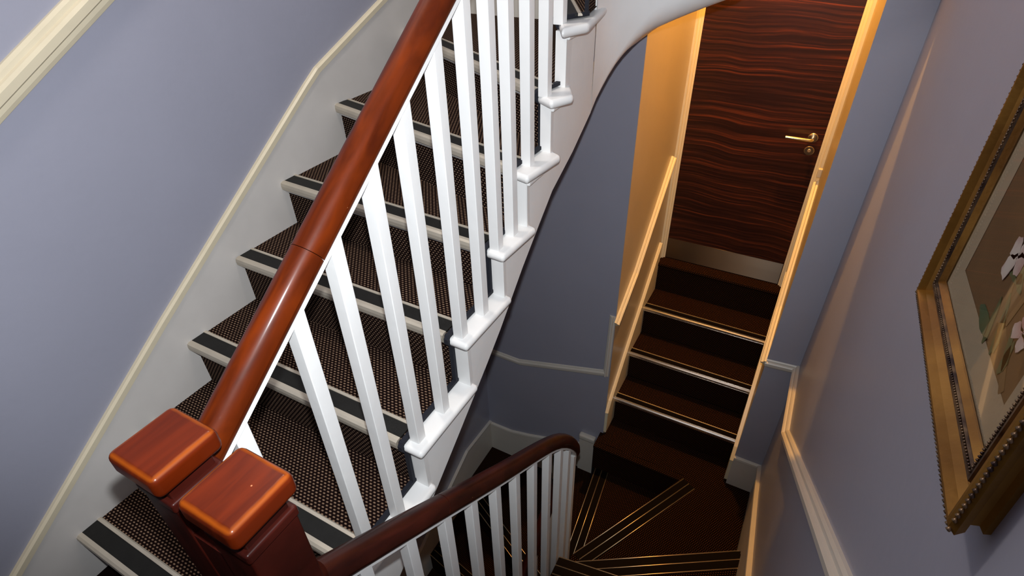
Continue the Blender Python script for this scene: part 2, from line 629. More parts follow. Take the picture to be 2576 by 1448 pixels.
# edges as plan segments (wall/back end -> string end)
EDGE = {k: ((0.0, a), (XC, b), z) for k, (a, b, z) in K.items()}
EDGE[5] = ((0.0, 1.585), (XC, 1.035), 0.89)
EDGE[6] = ((0.43, YR), (XC, 1.095), 1.07)
EDGE[7] = ((0.80, YR), (XC, 1.190), 1.25)
EDGE[8] = ((1.10, YR), (XC, 1.330), 1.43)
EDGE[9] = ((1.36, YR), (1.24, 1.68), 1.61)


def on_edge(e, x):
    (x0, y0), (x1, y1), z = e
    return y0 + (y1 - y0) * (x - x0) / (x1 - x0)


RY = {}
stair = empty('staircase', (0, -0.3, -0.36), 'white staircase with brown dotted carpet climbing beside the left wall', 'staircase')
for k in range(-1, 9):
    e = EDGE[k]
    n = EDGE[k + 1]
    z = e[2]
    drop = z - (EDGE[k - 1][2] if k > -1 else -0.36)
    L, R = Vector(e[0]), Vector(e[1])
    L2, R2 = Vector(n[0]), Vector(n[1])
    d = (R - L).normalized()
    back = plan_perp(L, R, (L2 + R2) / 2)
    d2 = (R2 - L2).normalized()
    back2 = plan_perp(L2, R2, (L2 + R2) / 2 + back)
    oh = 0.022
    # timber tread with rounded nose
    corner = [(0.0, YR)] if (L.x == 0.0 and L2.x > 0.0) else []
    ext = L2 + back2 * (oh + 0.02)
    ext2 = R2 + back2 * (oh + 0.02)
    poly = [tuple(L), tuple(R), (ext2.x, ext2.y), (ext.x, ext.y)] + corner
    tz = z - 0.008
    pts = [(p[0], p[1], tz) for p in poly]
    o = prism('tread', pts, (0, 0, -0.028), M_WHITE, stair, bevel=0.011)
    # riser board
    ra = L + back * oh
    rb = L + back * (oh + 0.018)
    rp = [ra, ra + d * ((XS + 0.0015 - ra.x) / d.x), rb + d * ((XS - rb.x) / d.x), rb]
    RY[k] = rp[1].y
    prism('riser', [(p.x, p.y, tz - 0.02) for p in rp], (0, 0, -(drop - 0.02)), M_WHITE, stair)
    # carpet reaches to just short of the balusters
    xr = 0.893
    if k <= 5:
        t = (xr - L.x) / (R.x - L.x)
        Rc = L.lerp(R, t)
    else:
        t = 0.90
        Rc = L.lerp(R, t)
    t2 = (xr - L2.x) / (R2.x - L2.x) if k + 1 <= 5 else 0.90
    R2c = L2.lerp(R2, t2) + back2 * oh
    L2c = L2 + back2 * oh
    poly = [tuple(L), tuple(Rc), (R2c.x, R2c.y), (L2c.x, L2c.y)] + corner
    lo = z - drop
    cpz = z + 0.002
    c = carpet_piece('carpet_step', poly, (L, Rc), cpz, drop, back, stair, overhang=0.016)
    # dark whipped edge of the carpet
    bw = 0.013
    prof = [(0.020, 0.0), (0.002, -0.001), (-0.004, -0.008), (-0.004, -0.02), (0.001, -0.028), (0.014, -0.037), (0.014, -drop + 0.004)]
    a = [Rc + back * s for s, h in prof]
    pth = [(R2c.x - d2.x * 0 - 0.0, R2c.y, cpz)] + [(q.x, q.y, cpz + h) for q, (s, h) in zip(a, prof)]
    sweep('carpet_binding', pth, [(-bw / 2, -0.006), (bw / 2, -0.006), (bw / 2, 0.005), (-bw / 2, 0.005)], M_BIND, stair,
          side=tuple(Vector((d.x, d.y, 0))), smooth=False)
    g = 0.004 if k != 2 else 0.018
    strip_on(stair, tuple(L + d * g), tuple(Rc - d * 0.012), tuple(back), cpz, 'main')
    # scotia under the overhanging tread end
    if k >= 4:
        q0 = (XS, R.y + 0.012, tz - 0.036)
        box('tread_moulding', (XS - 0.004, RY[k] + 0.001, tz - 0.046), (XS + 0.010, RY[k] + (0.10 if k < 6 else 0.07), tz - 0.026), M_WHITE, stair, bevel=0.005)

# outer string: plane face following the steps
bot = [(-0.262, -0.46), (-0.10, -0.345), (0.328, -0.051), (0.466, 0.052), (0.634, 0.180), (0.725, 0.254), (0.878, 0.395), (0.991, 0.488), (1.093, 0.570), (1.25, 0.645), (1.40, 0.735)]
top = []
ks = list(range(-1, 8))
for k in ks:
    e = EDGE[k]
    yk = RY[k] + 0.001
    zk = e[2] - 0.03
    lo = EDGE[k - 1][2] - 0.03 if k > -1 else -0.46
    top += [(yk, lo), (yk, zk)]
top = top[1:]
top.append((1.40, EDGE[7][2] - 0.03))
poly = [(XS, y, z) for y, z in top] + [(XS, y, z) for y, z in reversed(bot)]
o = prism('outer_string', poly, (-0.035, 0, 0), M_WHITE, stair)

# wreathed string round the well and the plaster soffit behind it
arc = []
Rw = 0.34
for i in range(15):
    t = i / 14
    ang = math.pi - t * math.pi / 2
    arc.append((XS + 0.002 + Rw + Rw * math.cos(ang), 1.40 + Rw * math.sin(ang)))
L_arc = Rw * math.pi / 2
path = [(p[0], p[1], L_arc * i / 14) for i, p in enumerate(arc)]
for i in range(1, 9):
    path.append((arc[-1][0] + i * 0.075, arc[-1][1], L_arc + i * 0.075))


def soff_z(s):
    pts = [(0.0, 0.735), (0.08, 0.785), (0.17, 0.855), (0.28, 0.925), (0.40, 0.985), (0.53, 1.05), (0.8, 1.26), (1.2, 1.6)]
    for (a, za), (b, zb) in zip(pts, pts[1:]):
        if s <= b:
            return za + (zb - za) * (s - a) / (b - a)
    return pts[-1][1]


vv, ff = [], []
n = len(path)
rows = 12
for i, (x, y, s) in enumerate(path):
    j0, j1 = max(i - 1, 0), min(i + 1, n - 1)
    t = Vector((path[j1][0] - path[j0][0], path[j1][1] - path[j0][1])).normalized()
    nrm = Vector((t.y, -t.x))        # toward the well and the viewer
    zb = soff_z(s)
    rr = 0.008 + 0.10 * min(1, s / 0.30)
    prof = [(0, 1.9 if s > 0.05 else 1.6), (0, zb + rr + 0.12), (0, zb + rr)]
    for q in range(1, 7):
        a = q / 6 * math.pi / 2
        prof.append((-rr + rr * math.cos(a), zb + rr - rr * math.sin(a)))
    dd = min(0.30, 0.05 + s)
    for a, zz in prof:
        vv.append((x + nrm.x * a, y + nrm.y * a, zz))
    # plaster soffit running back to the walls
    x1, y1 = x - nrm.x * rr, y - nrm.y * rr
    tt = min(((YR - y1) / -nrm.y) if nrm.y < -1e-4 else 9, ((0 - x1) / -nrm.x) if nrm.x > 1e-4 else 9)
    xe, ye = x1 - nrm.x * tt, y1 - nrm.y * tt
    ze = lin([(0.0, 0.46), (0.43, 0.60), (0.80, 0.74), (0.90, 0.85), (1.05, 0.97), (1.20, 1.08), (2.0, 1.62)], xe)
    for q in (0.33, 0.66, 1.0):
        vv.append((x1 + (xe - x1) * q, y1 + (ye - y1) * q, zb + (ze - zb) * q))
    prof += [0, 0, 0]
rows = len(prof)
for i in range(n - 1):
    for j in range(rows - 1):
        ff.append((i * rows + j, (i + 1) * rows + j, (i + 1) * rows + j + 1, i * rows + j + 1))
mesh('curved_string', vv, ff, M_WHITE, stair, smooth=True)
# plaster under the straight flight
vv = []
LW = [(-0.3, -0.46), (0.0, -0.28), (0.787, 0.255), (1.121, 0.40), (1.40, 0.46)]


for y, z in bot:
    vv += [(XS - 0.03, y, z + 0.004), (0.0, y, min(z, lin(LW, y)) + 0.004)]
ff = [(2 * i, 2 * i + 1, 2 * i + 3, 2 * i + 2) for i in range(len(bot) - 1)]
o = mesh('soffit', vv, ff, M_WHITE, stair)
o.modifiers.new('solid', 'SOLIDIFY').thickness = 0.01

# wall string (skirting) of the long flight on the left wall
ws = [(-1.9, -0.12), (-0.90, -0.12), (-0.423, -0.142), (0.216, 0.304), (0.992, 0.822), (1.062, 0.866), (1.482, 1.035), (YR, 1.26)]
ws[0] = (-1.9, -0.15)
ws[1] = (-0.43, -0.147)
ws = [ws[0], ws[1]] + ws[3:]
bt = [(YR, 0.70), (1.6, 0.60), (1.1, 0.45), (0.5, 0.0), (0, -0.3), (-0.3, -0.5), (-1.9, -0.5)]
o = prism('baseboard_left', [(0.0, y, z) for y, z in ws + bt], (0.014, 0, 0), M_STRING)
tag(o, 'scuffed white string board stepping up the left wall beside the carpet', 'baseboard', kind='structure')
sweep('edge_moulding', [(0.007, y, z) for y, z in ws], [(-0.011, -0.016), (0.011, -0.016), (0.011, 0.0), (0.004, 0.005), (-0.011, 0.005)], M_EDGE, o, side=(1, 0, 0), smooth=False)

# rear skirting above the upper winders
o = box('baseboard_rear', (0.0, YR - 0.016, 0.86), (0.60, YR, 1.38), M_CREAM)
tag(o, 'cream skirting board behind the top winding steps', 'baseboard', kind='structure')


# mouldings ---------------------------------------------------------------
def dado_prof(h=0.05, dpt=0.026):
    # (out from the wall, up)
    return [(0, -h / 2), (dpt * 0.35, -h / 2), (dpt * 0.5, -h * 0.36), (dpt * 0.5, -h * 0.22), (dpt * 0.95, -h * 0.12), (dpt, h * 0.12), (dpt * 0.8, h * 0.22),
            (dpt * 0.55, h * 0.26), (dpt * 0.5, h * 0.40), (dpt * 0.3, h / 2), (0, h / 2)]


def moulding(name, path, out, h, dpt, m, parent=None):
    return sweep(name, path, dado_prof(h, dpt), m, parent, side=out, smooth=False)


o = moulding('trim_1', [(0, -0.9, 0.44), (0.0, 0.115, 1.022), (0.0, 0.439, 1.205), (0, 1.0, 1.525)], (1, 0, 0), 0.072, 0.030, M_EDGE)
tag(o, 'cream dado rail high on the left wall above the string board', 'dado rail', kind='structure')

# rear wall dado left of the recess
zc = 0.0
o = moulding('trim_2', [(0.0, YR, -1.285), (0.283, YR, -1.290), (0.903, YR, -1.118)], (0, -1, 0), 0.052, 0.02, M_CREAM)
tag(o, 'pale dado rail with a bend across the rear wall', 'dado rail', kind='structure')
moulding('vertical_rail', [(0.900, YR, -1.14), (0.906, YR, -0.655)], (0, -1, 0), 0.036, 0.02, M_CREAM, o)
# dado rails in the recess
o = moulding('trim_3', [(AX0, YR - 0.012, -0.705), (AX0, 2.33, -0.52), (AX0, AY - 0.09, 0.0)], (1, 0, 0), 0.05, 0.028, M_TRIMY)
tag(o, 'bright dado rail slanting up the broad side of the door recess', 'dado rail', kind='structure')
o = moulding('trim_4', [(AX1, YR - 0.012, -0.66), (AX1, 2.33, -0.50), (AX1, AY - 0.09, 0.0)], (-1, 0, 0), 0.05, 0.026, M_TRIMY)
tag(o, 'bright dado rail slanting up the handle side of the door recess', 'dado rail', kind='structure')
o = moulding('trim_5', [(AX1 - 0.004, YR, -0.660), (XW, YR, -0.648)], (0, -1, 0), 0.052, 0.022, M_CREAM)
tag(o, 'short dado rail on the narrow wall between recess and picture wall', 'dado rail', kind='structure')
o = moulding('trim_6', [(XW, YR, -0.650), (XW, 1.535, -0.606), (XW, 0.278, 0.375), (XW, -1.2, 1.53)], (-1, 0, 0), 0.060, 0.028, M_CREAM)
tag(o, 'cream dado rail climbing the picture wall toward the viewer', 'dado rail', kind='structure')


# ------------------------------------------------------------------ skirtings below
def skirt(name, topl, botl, axis, off, th, label, m=M_CREAM):
    if axis == 'y':
        pts = [(x, off, z) for x, z in topl] + [(x, off, z) for x, z in reversed(botl)]
        o = prism(name, pts, (0, -th, 0), m)
        sweep('edge_moulding', [(x, off - th / 2, z) for x, z in topl], [(-th / 2, -0.012), (th / 2 + 0.004, -0.012), (th / 2 + 0.002, 0.0), (0.0, 0.006), (-th / 2, 0.006)], m, o, side=(0, -1, 0), smooth=False)
    else:
        sg = 1 if off < 1 else -1
        pts = [(off, y, z) for y, z in topl] + [(off, y, z) for y, z in reversed(botl)]
        o = prism(name, pts, (sg * th, 0, 0), m)
        sweep('edge_moulding', [(off + sg * th / 2, y, z) for y, z in topl], [(-th / 2, -0.012), (th / 2 + (0.004 if sg > 0 else 0.016), -0.012), (th / 2 + (0.002 if sg > 0 else 0.014), 0.0), (0.0, 0.006), (-th / 2, 0.006)], m, o, side=(sg, 0, 0), smooth=False)
    tag(o, label, 'baseboard', kind='structure')
    return o


skirt('baseboard_rear_low', [(0.0, -2.055), (0.20, -2.052), (0.36, -2.012), (0.44, -1.985), (0.79, -1.865)], [(0, -2.6), (0.79, -2.6)], 'y', YR, 0.018,
      'low skirting with a curved rise under the bent dado rail')
skirt('baseboard_left_low', [(YR, -2.055), (1.70, -2.03), (1.50, -2.13), (1.23, -2.27), (0.99, -2.40), (0.2, -2.95), (-0.6, -3.4)],
      [(YR, -2.8), (1.5, -2.8), (1.0, -3.2), (0.2, -3.5), (-0.6, -3.55)], 'x', 0.0, 0.018, 'low skirting descending under the long white flight')
skirt('baseboard_rear_right', [(AX1 - 0.0, -1.430), (XW, -1.432)], [(AX1, -1.8), (XW, -1.8)], 'y', YR, 0.018,
      'short skirting block between the small steps and the picture wall')
skirt('baseboard_right', [(YR, -1.435), (1.673, -1.261), (1.012, -0.908), (-0.25, 0.05), (-1.2, 0.05)],
      [(YR, -1.75), (1.5, -1.75), (0.9, -1.4), (-0.2, -0.5), (-1.2, -0.4)], 'x', XW, 0.006, 'long skirting under the picture wall, lit amber along its top')
# plinth block beside the small steps
o = box('baseboard_plinth', (0.765, YR - 0.03, -2.2), (AX0, YR, -1.79), M_CREAM, bevel=0.003)
tag(o, 'pale plinth block at the foot of the recess beside the carpeted step', 'baseboard', kind='structure')
box('plinth_cap', (0.762, YR - 0.042, -1.79), (0.88, YR, -1.745), M_CREAM, o, bevel=0.012, segs=3)

# ------------------------------------------------------------------ small flight up to the door
small = empty('small_stairs', (1.33, YR, -1.68), 'short carpeted steps with bright metal nosings rising to the dark door', 'stairs')
ST = [(-1.68, 1.915), (-1.450, 2.178), (-1.222, 2.405), (-0.995, 2.640), (-0.765, 2.870)]
ZD = -1.68
for i in range(1, 5):
    z, y = ST[i]
    nx = ST[i + 1][1] if i < 4 else AY + 0.05
    x0, x1 = AX0 + 0.012, AX1 - 0.012
    poly = [(x0, y), (x1, y), (x1, nx + 0.02), (x0, nx + 0.02)]
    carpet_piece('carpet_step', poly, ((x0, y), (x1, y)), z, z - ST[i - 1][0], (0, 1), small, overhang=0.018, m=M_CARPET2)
    box('step_core', (x0, y + 0.03, z - 0.25), (x1, nx + 0.03, z - 0.008), M_GAP, small)
    if i < 4:
        strip_on(small, (x0 + 0.003, y), (x1 - 0.003, y), (0, 1), z, 'small')
# side string boards
for nm, x, sg in (('left', AX0, 1), ('right', AX1, -1)):
    tp = [(YR - 0.006, -1.66), (YR - 0.006, -1.47), (2.09, -1.395), (2.36, -1.125), (2.62, -0.885), (AY - 0.07, -0.62), (AY - 0.07, -1.1), (2.3, -1.66)]
    o = prism('string_board', [(x, y, z) for y, z in tp], (sg * 0.018, 0, 0), M_TRIMY, small)
    sweep('edge_moulding', [(x + sg * 0.009, y, z) for y, z in tp[1:6]], [(-0.009, -0.014), (0.011, -0.014), (0.011, 0.0), (0.0, 0.007), (-0.009, 0.007)], M_TRIMY, o, side=(sg, 0, 0), smooth=False)

# ------------------------------------------------------------------ lower stairs (down-flight, winders and turn)
low = empty('lower_stairs', (1.4, 0.5, -1.0), 'dark carpeted lower stairs fanning round the well with thin brass strips', 'staircase')
HX, HY = 1.02, 1.10


def flat_step(poly, z, drop, edge, back, strip=True, ext=0.0, side_drop=True, kind='winder', sedge=None):
    p0, p1 = Vector(edge[0]), Vector(edge[1])
    d = (p1 - p0).normalized()
    b = Vector(back)
    verts, uvs, faces = [], [], []
    for q in poly:
        r = Vector(q) - p0
        verts.append((q[0], q[1], z))
        uvs.append((r.dot(d), r.dot(b)))
    faces.append(tuple(range(len(poly))))
    n = len(verts)
    verts += [(p0.x, p0.y, z), (p1.x, p1.y, z), (p1.x, p1.y, z - drop - 0.01), (p0.x, p0.y, z - drop - 0.01)]
    l = (p1 - p0).length
    uvs += [(0, 0), (l, 0), (l, -drop), (0, -drop)]
    faces.append((n, n + 1, n + 2, n + 3))
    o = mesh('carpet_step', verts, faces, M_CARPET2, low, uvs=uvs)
    if strip:
        s0, s1 = (Vector(sedge[0]), Vector(sedge[1])) if sedge else (p0, p1)
        strip_on(low, tuple(s0), tuple(s1), tuple(b), z, kind)
    return o


SI = 1.110   # inner side of the lower right flight
SO = XW - 0.009
# straight steps going down away from the landing
ys = [-0.19, 0.08, 0.35, 0.62, 0.89]
zs = [-0.36, -0.58, -0.80, -1.02, -1.24]
for i in range(1, 5):
    yb, yf = ys[i - 1], ys[i]
    flat_step([(SI, yb), (SO, yb), (SO, yf + (0.12 if i == 4 else 0)), (SI, yf)], zs[i], 0.22, ((SI, yf), (SO, yf + (0.12 if i == 4 else 0))),
              (0.05 if i == 4 else 0, -1), kind='winder')
ZA, ZBB, ZC, ZD_, ZE = -1.44, -1.68, -1.92, -2.13, -2.345
# A: edge from hub to right wall
eA = ((SI, 0.975), (SO, 1.458))
bA = plan_perp(*eA, (1.5, 0.5))
flat_step([(SI, 0.85), (SO, 0.95), (SO, 1.458), (SI, 0.975)], ZA, 0.24, eA, bA, sedge=((SI + 0.0, 0.978), (SO - 0.008, 1.455)))
# B: includes the platform in front of the small flight
eB = ((1.085, 1.165), (1.487, 1.915))
bB = plan_perp(*eB, (1.8, 1.2))
flat_step([(1.05, 1.0), (SO, 1.40), (SO, YR), (AX1, YR), (AX1, 2.22), (AX0 + 0.01, 2.22), (AX0 + 0.01, YR), (0.905, YR), (0.905, 1.93), (1.487, 1.925), (1.085, 1.165)], ZBB, 0.24, eB, bB,
          sedge=((1.088, 1.17), (1.505, 1.938)))
# rolled front of the platform step
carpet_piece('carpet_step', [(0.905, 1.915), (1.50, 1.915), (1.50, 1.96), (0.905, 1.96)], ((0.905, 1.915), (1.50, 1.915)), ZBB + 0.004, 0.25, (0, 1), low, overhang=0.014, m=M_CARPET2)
mesh('step_side', [(0.905, 1.920, ZBB), (0.905, YR, ZBB), (0.905, YR, -2.3), (0.905, 1.93, -2.3)], [(0, 1, 2, 3)], M_BIND, low)
# C
eC = ((1.005, 1.225), (0.925, 1.93))
bC = plan_perp(*eC, (1.6, 1.5))
flat_step([(1.0, 1.1), (1.10, 1.12), (1.50, 1.92), (1.50, 1.95), (0.925, 1.95), (0.925, YR), (0.912, YR), (1.005, 1.225)], ZC, 0.22, ((1.005, 1.225), (0.912, YR)), bC,
          sedge=((1.005, 1.228), (0.935, 1.925)))
# D
eD = ((0.96, 1.20), (0.55, YR))
bD = plan_perp(*eD, (1.0, 1.7))
flat_step([(0.96, 1.20), (1.01, 1.20), (0.925, YR), (0.55, YR)], ZD_, 0.22, eD, bD)
# E
eE = ((0.935, 1.13), (0.018, 1.58))
bE = plan_perp(*eE, (0.5, 2.0))
flat_step([(0.935, 1.13), (0.97, 1.2), (0.56, YR), (0.0, YR), (0.018, 1.58)], ZE, 0.19, eE, bE)
prev = [(0.93, 1.13), (0.0, 1.62)]
for y0, y1, z in ((1.12, 0.93, -2.53), (0.79, 0.76, -2.71), (0.53, 0.53, -2.89), (0.27, 0.27, -3.07), (0.0, 0.0, -3.25), (-0.27, -0.27, -3.43)):
    e = ((0.93, y1), (0.018, y0))
    flat_step([e[0], prev[0], prev[1], e[1]], z, 0.18, e, plan_perp(*e, (0.5, 2.0)))
    prev = [(0.93, y1), (0.0, y0)]
# inner string of the lower flights round the well
sp_ = [(SI - 0.012, -0.2, -0.42), (SI - 0.012, 0.35, -0.88), (SI - 0.012, 0.80, -1.36), (SI - 0.014, 1.0, -1.64)]
for i in range(1, 8):
    a = math.pi * i / 8
    sp_.append((HX + 0.08 * math.cos(a), HY + 0.08 * math.sin(a), -1.66 - 0.80 * i / 8))
sp_ += [(0.94, 0.9, -2.35), (0.94, 0.0, -3.05)]
sweep('inner_string', sp_, [(-0.011, -0.32), (0.011, -0.32), (0.011, -0.03), (-0.011, -0.03)], M_CREAM, low, smooth=False)


# ------------------------------------------------------------------ railings
def rail_profile(wd=0.060, ht=0.056):
    p = []
    for i in range(13):
        a = math.pi * i / 12
        p.append((wd / 2 * math.cos(a), ht * 0.42 + ht * 0.58 * math.sin(a)))
    p += [(-wd / 2, ht * 0.34), (-wd / 2 + 0.006, ht * 0.26), (-wd / 2 + 0.006, ht * 0.16), (-wd / 2 + 0.010, 0.0), (wd / 2 - 0.010, 0.0), (wd / 2 - 0.006, ht * 0.16), (wd / 2 - 0.006, ht * 0.26), (wd / 2, ht * 0.34)]
    return p


def baluster(parent, x, y, z0, z1, s=0.031, slope=0.72):
    h = s / 2
    v = [(x - h, y - h, z0), (x + h, y - h, z0), (x + h, y + h, z0), (x - h, y + h, z0),
         (x - h, y - h, z1 - slope * h), (x + h, y - h, z1 - slope * h), (x + h, y + h, z1 + slope * h), (x - h, y + h, z1 + slope * h)]
    f = [(0, 3, 2, 1), (4, 5, 6, 7), (0, 1, 5, 4), (1, 2, 6, 5), (2, 3, 7, 6), (3, 0, 4, 7)]
    return mesh('baluster', v, f, M_WHITE, parent, bevel=0.0022, segs=2)


up = empty('upper_railing', (0.915, -0.2, -0.36), 'mahogany handrail on white square balusters rising beside the dotted carpet', 'railing')
RX = 0.916


def ru(y):      # underside of the upper rail
    if y < 1.1:
        return 0.737 + 0.722 * y
    return 0.737 + 0.722 * 1.1 + (y - 1.1) * 1.6


SPL = 0.135     # joint in the rail
pth = [(RX, -0.21, ru(-0.21) + 0.02), (RX, SPL - 0.0006, ru(SPL - 0.0006) + 0.02)]
sweep('handrail', pth, rail_profile(), M_WOOD, up)
pth = [(RX, SPL + 0.0006, ru(SPL) + 0.02), (RX, 1.1, ru(1.1) + 0.02), (RX + 0.01, 1.3, ru(1.3) + 0.02), (RX + 0.05, 1.5, ru(1.5) + 0.02), (RX + 0.14, 1.66, ru(1.66) + 0.02)]
o = sweep('handrail', pth, rail_profile(), M_WOOD, up)
pth = [(RX, -0.21, ru(-0.21)), (RX, 1.1, ru(1.1)), (RX + 0.01, 1.3, ru(1.3)), (RX + 0.05, 1.5, ru(1.5))]
sweep('rail_fillet', pth, [(-0.017, 0.004), (0.0185, 0.004), (0.0185, 0.024), (-0.017, 0.024)], M_WHITE, up, smooth=False)
BAL = [(-0.115, -0.18), (0.055, 0.0), (0.175, 0.0), (0.303, 0.181), (0.421, 0.181), (0.545, 0.366), (0.661, 0.366), (0.762, 0.535), (0.854, 0.535),
       (0.965, 0.717), (1.078, 0.89), (1.173, 1.07), (1.31, 1.25), (1.44, 1.25)]
for y, z in BAL:
    x = RX if y < 1.25 else RX + 0.06
    baluster(up, x, y, z - 0.012, ru(y) + 0.006)


def newel(parent, cx, cyy, ztop, zbase, s=0.108):
    h = s / 2
    # cap
    c = box('newel_cap', (cx - h, cyy - h, ztop - 0.042), (cx + h, cyy + h, ztop), M_CAP, parent, bevel=0.0115, segs=4)
    b = h - 0.012
    box('newel_neck', (cx - b + 0.005, cyy - b + 0.005, ztop - 0.072), (cx + b - 0.005, cyy + b - 0.005, ztop - 0.040), M_POST, parent, bevel=0.003)
    box('newel_collar', (cx - b - 0.003, cyy - b - 0.003, ztop - 0.092), (cx + b + 0.003, cyy + b + 0.003, ztop - 0.070), M_POST, parent, bevel=0.005, segs=3)
    b -= 0.0
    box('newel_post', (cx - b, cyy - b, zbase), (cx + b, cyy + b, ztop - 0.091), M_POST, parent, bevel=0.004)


newel(up, 0.932, -0.222, 0.752, -0.362)

dn = empty('lower_railing', (1.09, -0.2, -0.36), 'darker handrail on white balusters curling round the well below', 'railing')
newel(dn, 1.090, -0.224, 0.752, -0.60)
box('newel_spacer', (0.975, -0.262, -0.6), (1.046, -0.19, 0.60), M_POST, dn)
LR = [(1.090, -0.19, 0.392), (1.090, -0.126, 0.345), (1.090, 0.14, 0.146), (1.090, 0.414, -0.068), (1.090, 0.621, -0.213), (1.090, 0.765, -0.320), (1.090, 0.865, -0.405),
      (1.086, 0.98, -0.545), (1.074, 1.09, -0.715), (1.048, 1.175, -0.87), (1.008, 1.205, -1.02), (0.972, 1.16, -1.15), (0.956, 1.06, -1.27), (0.955, 0.95, -1.38),
      (0.955, 0.6, -1.64), (0.955, -0.3, -2.3)]
LR2 = []
for i in range(len(LR) - 1):
    a, b = Vector(LR[i]), Vector(LR[i + 1])
    LR2 += [a, (a + b) / 2]
LR2.append(Vector(LR[-1]))
for _ in range(2):
    LR2 = [LR2[0]] + [(LR2[i - 1] + LR2[i] * 2 + LR2[i + 1]) / 4 for i in range(1, len(LR2) - 1)] + [LR2[-1]]
cut = min(range(len(LR2)), key=lambda i: abs(LR2[i].y - 0.135) + (10 if LR2[i].x < 1.0 else 0))
rp = rail_profile(0.058, 0.052)
up_ = Vector((0, 0, 0.018))
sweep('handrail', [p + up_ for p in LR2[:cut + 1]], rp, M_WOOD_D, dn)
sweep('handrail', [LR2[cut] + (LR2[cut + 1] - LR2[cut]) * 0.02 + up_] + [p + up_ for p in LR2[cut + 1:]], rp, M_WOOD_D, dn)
sweep('rail_fillet', LR2, [(-0.015, 0.002), (0.015, 0.002), (0.015, 0.020), (-0.015, 0.020)], M_WHITE, dn, smooth=False)
LB = [(1.09, -0.09, -0.58), (1.09, 0.035, -0.58), (1.09, 0.163, -0.80), (1.09, 0.277, -0.80), (1.09, 0.399, -1.02), (1.09, 0.519, -1.02), (1.09, 0.645, -1.24), (1.09, 0.769, -1.24),
      (1.088, 0.885, -1.44), (1.083, 0.985, -1.68), (1.064, 1.105, -1.92), (1.01, 1.165, -2.13), (0.965, 1.08, -2.35), (0.955, 0.93, -2.4), (0.955, 0.78, -2.6), (0.955, 0.64, -2.7)]


def rail_z(x, y):
    best = None
    for a, b in zip(LR2, LR2[1:]):
        ab = Vector((b.x - a.x, b.y - a.y))
        t = max(0, min(1, Vector((x - a.x, y - a.y)).dot(ab) / max(ab.length_squared, 1e-9)))
        p = a.lerp(b, t)
        dd = (p.x - x) ** 2 + (p.y - y) ** 2
        if best is None or dd < best[0]:
            best = (dd, p.z)
    return best[1]


for x, y, z in LB:
    baluster(dn, x, y, z - 0.1, rail_z(x, y) + 0.006, s=0.029, slope=-0.72 if x > 1.05 else 0.72)

# ------------------------------------------------------------------ door
dr = empty('door_1', (0.96, AY, -0.765), 'dark ebony veneered door with reddish grain at the top of the small steps', 'door', kind='structure')
DX0, DX1, DZ0, DZ1 = 0.962, 1.705, -0.762, 1.24
box('door_panel', (DX0, AY, DZ0), (DX1, AY + 0.044, DZ1), M_DOOR, dr)
box('kick_plate', (DX0 + 0.004, AY - 0.003, DZ0 + 0.002), (DX1 - 0.004, AY, DZ0 + 0.155), M_KICK, dr)


def disc(name, c, r, th, m, parent, seg=32):
    v, f = [], []
    for yy, rr in ((0, r), (-th * 0.7, r), (-th, r * 0.9)):
        for i in range(seg):
            a = math.tau * i / seg
            v.append((c[0] + rr * math.cos(a), c[1] + yy, c[2] + rr * math.sin(a)))
    for k_ in range(2):
        for i in range(seg):
            j = (i + 1) % seg
            f.append((k_ * seg + i, k_ * seg + j, (k_ + 1) * seg + j, (k_ + 1) * seg + i))
    f.append(tuple(2 * seg + i for i in range(seg)))
    f.append(tuple(reversed(range(seg))))
    return mesh(name, v, f, m, parent)


HXX, HZ = 1.652, 0.215
h = disc('door_handle', (HXX, AY, HZ), 0.026, 0.009, M_STEEL, dr)
pts = [(HXX, AY - 0.005, HZ), (HXX, AY - 0.040, HZ), (HXX - 0.006, AY - 0.050, HZ), (HXX - 0.016, AY - 0.054, HZ), (HXX - 0.135, AY - 0.054, HZ)]
sweep('lever', pts, [(0.0095 * math.cos(math.tau * i / 12), 0.0095 * math.sin(math.tau * i / 12)) for i in range(12)], M_BRASS, h, up=Vector((0, 0, 1)))
k_ = disc('keyhole_plate', (HXX, AY, HZ - 0.075), 0.026, 0.007, M_STEEL, dr)
disc('key_cylinder', (HXX, AY - 0.006, HZ - 0.073), 0.009, 0.004, M_BRASSY, k_, 20)
# architrave
for nm, xa, xb in (('l', AX0, DX0), ('r', DX1, AX1)):
    wd = xb - xa
    if nm == 'l':
        prof = [(xa, AY + 0.05), (xa, AY - 0.030), (xa + wd * 0.35, AY - 0.030), (xa + wd * 0.42, AY - 0.020), (xa + wd * 0.7, AY - 0.017), (xa + wd * 0.75, AY - 0.008), (xb, AY - 0.004), (xb, AY + 0.05)]
    else:
        prof = [(xb, AY + 0.05), (xb, AY - 0.030), (xb - wd * 0.35, AY - 0.030), (xb - wd * 0.42, AY - 0.020), (xb - wd * 0.7, AY - 0.017), (xb - wd * 0.75, AY - 0.008), (xa, AY - 0.004), (xa, AY + 0.05)]
    prism('door_frame', [(x, y, -0.765) for x, y in prof], (0, 0, DZ1 + 0.02 + 0.765), M_TRIMY, dr)
box('door_frame', (AX0, AY - 0.03, DZ1), (AX1, AY + 0.05, DZ1 + 0.06), M_CREAM, dr)
# small catch high on the side wall of the recess
o = box('wall_hook', (AX1 - 0.022, AY - 0.13, 0.045), (AX1, AY - 0.105, 0.095), M_EDGE, bevel=0.004)
tag(o, 'small cream catch just above the dado rail by the door handle', 'catch')

# ------------------------------------------------------------------ picture
PH, PWD = 0.80, 0.512
pic = empty('framed_picture', (XW - 0.022, 0.012, 0.905), 'gilt framed floral picture with cream mount on the lavender wall', 'picture')
TILT = math.radians(4.2)


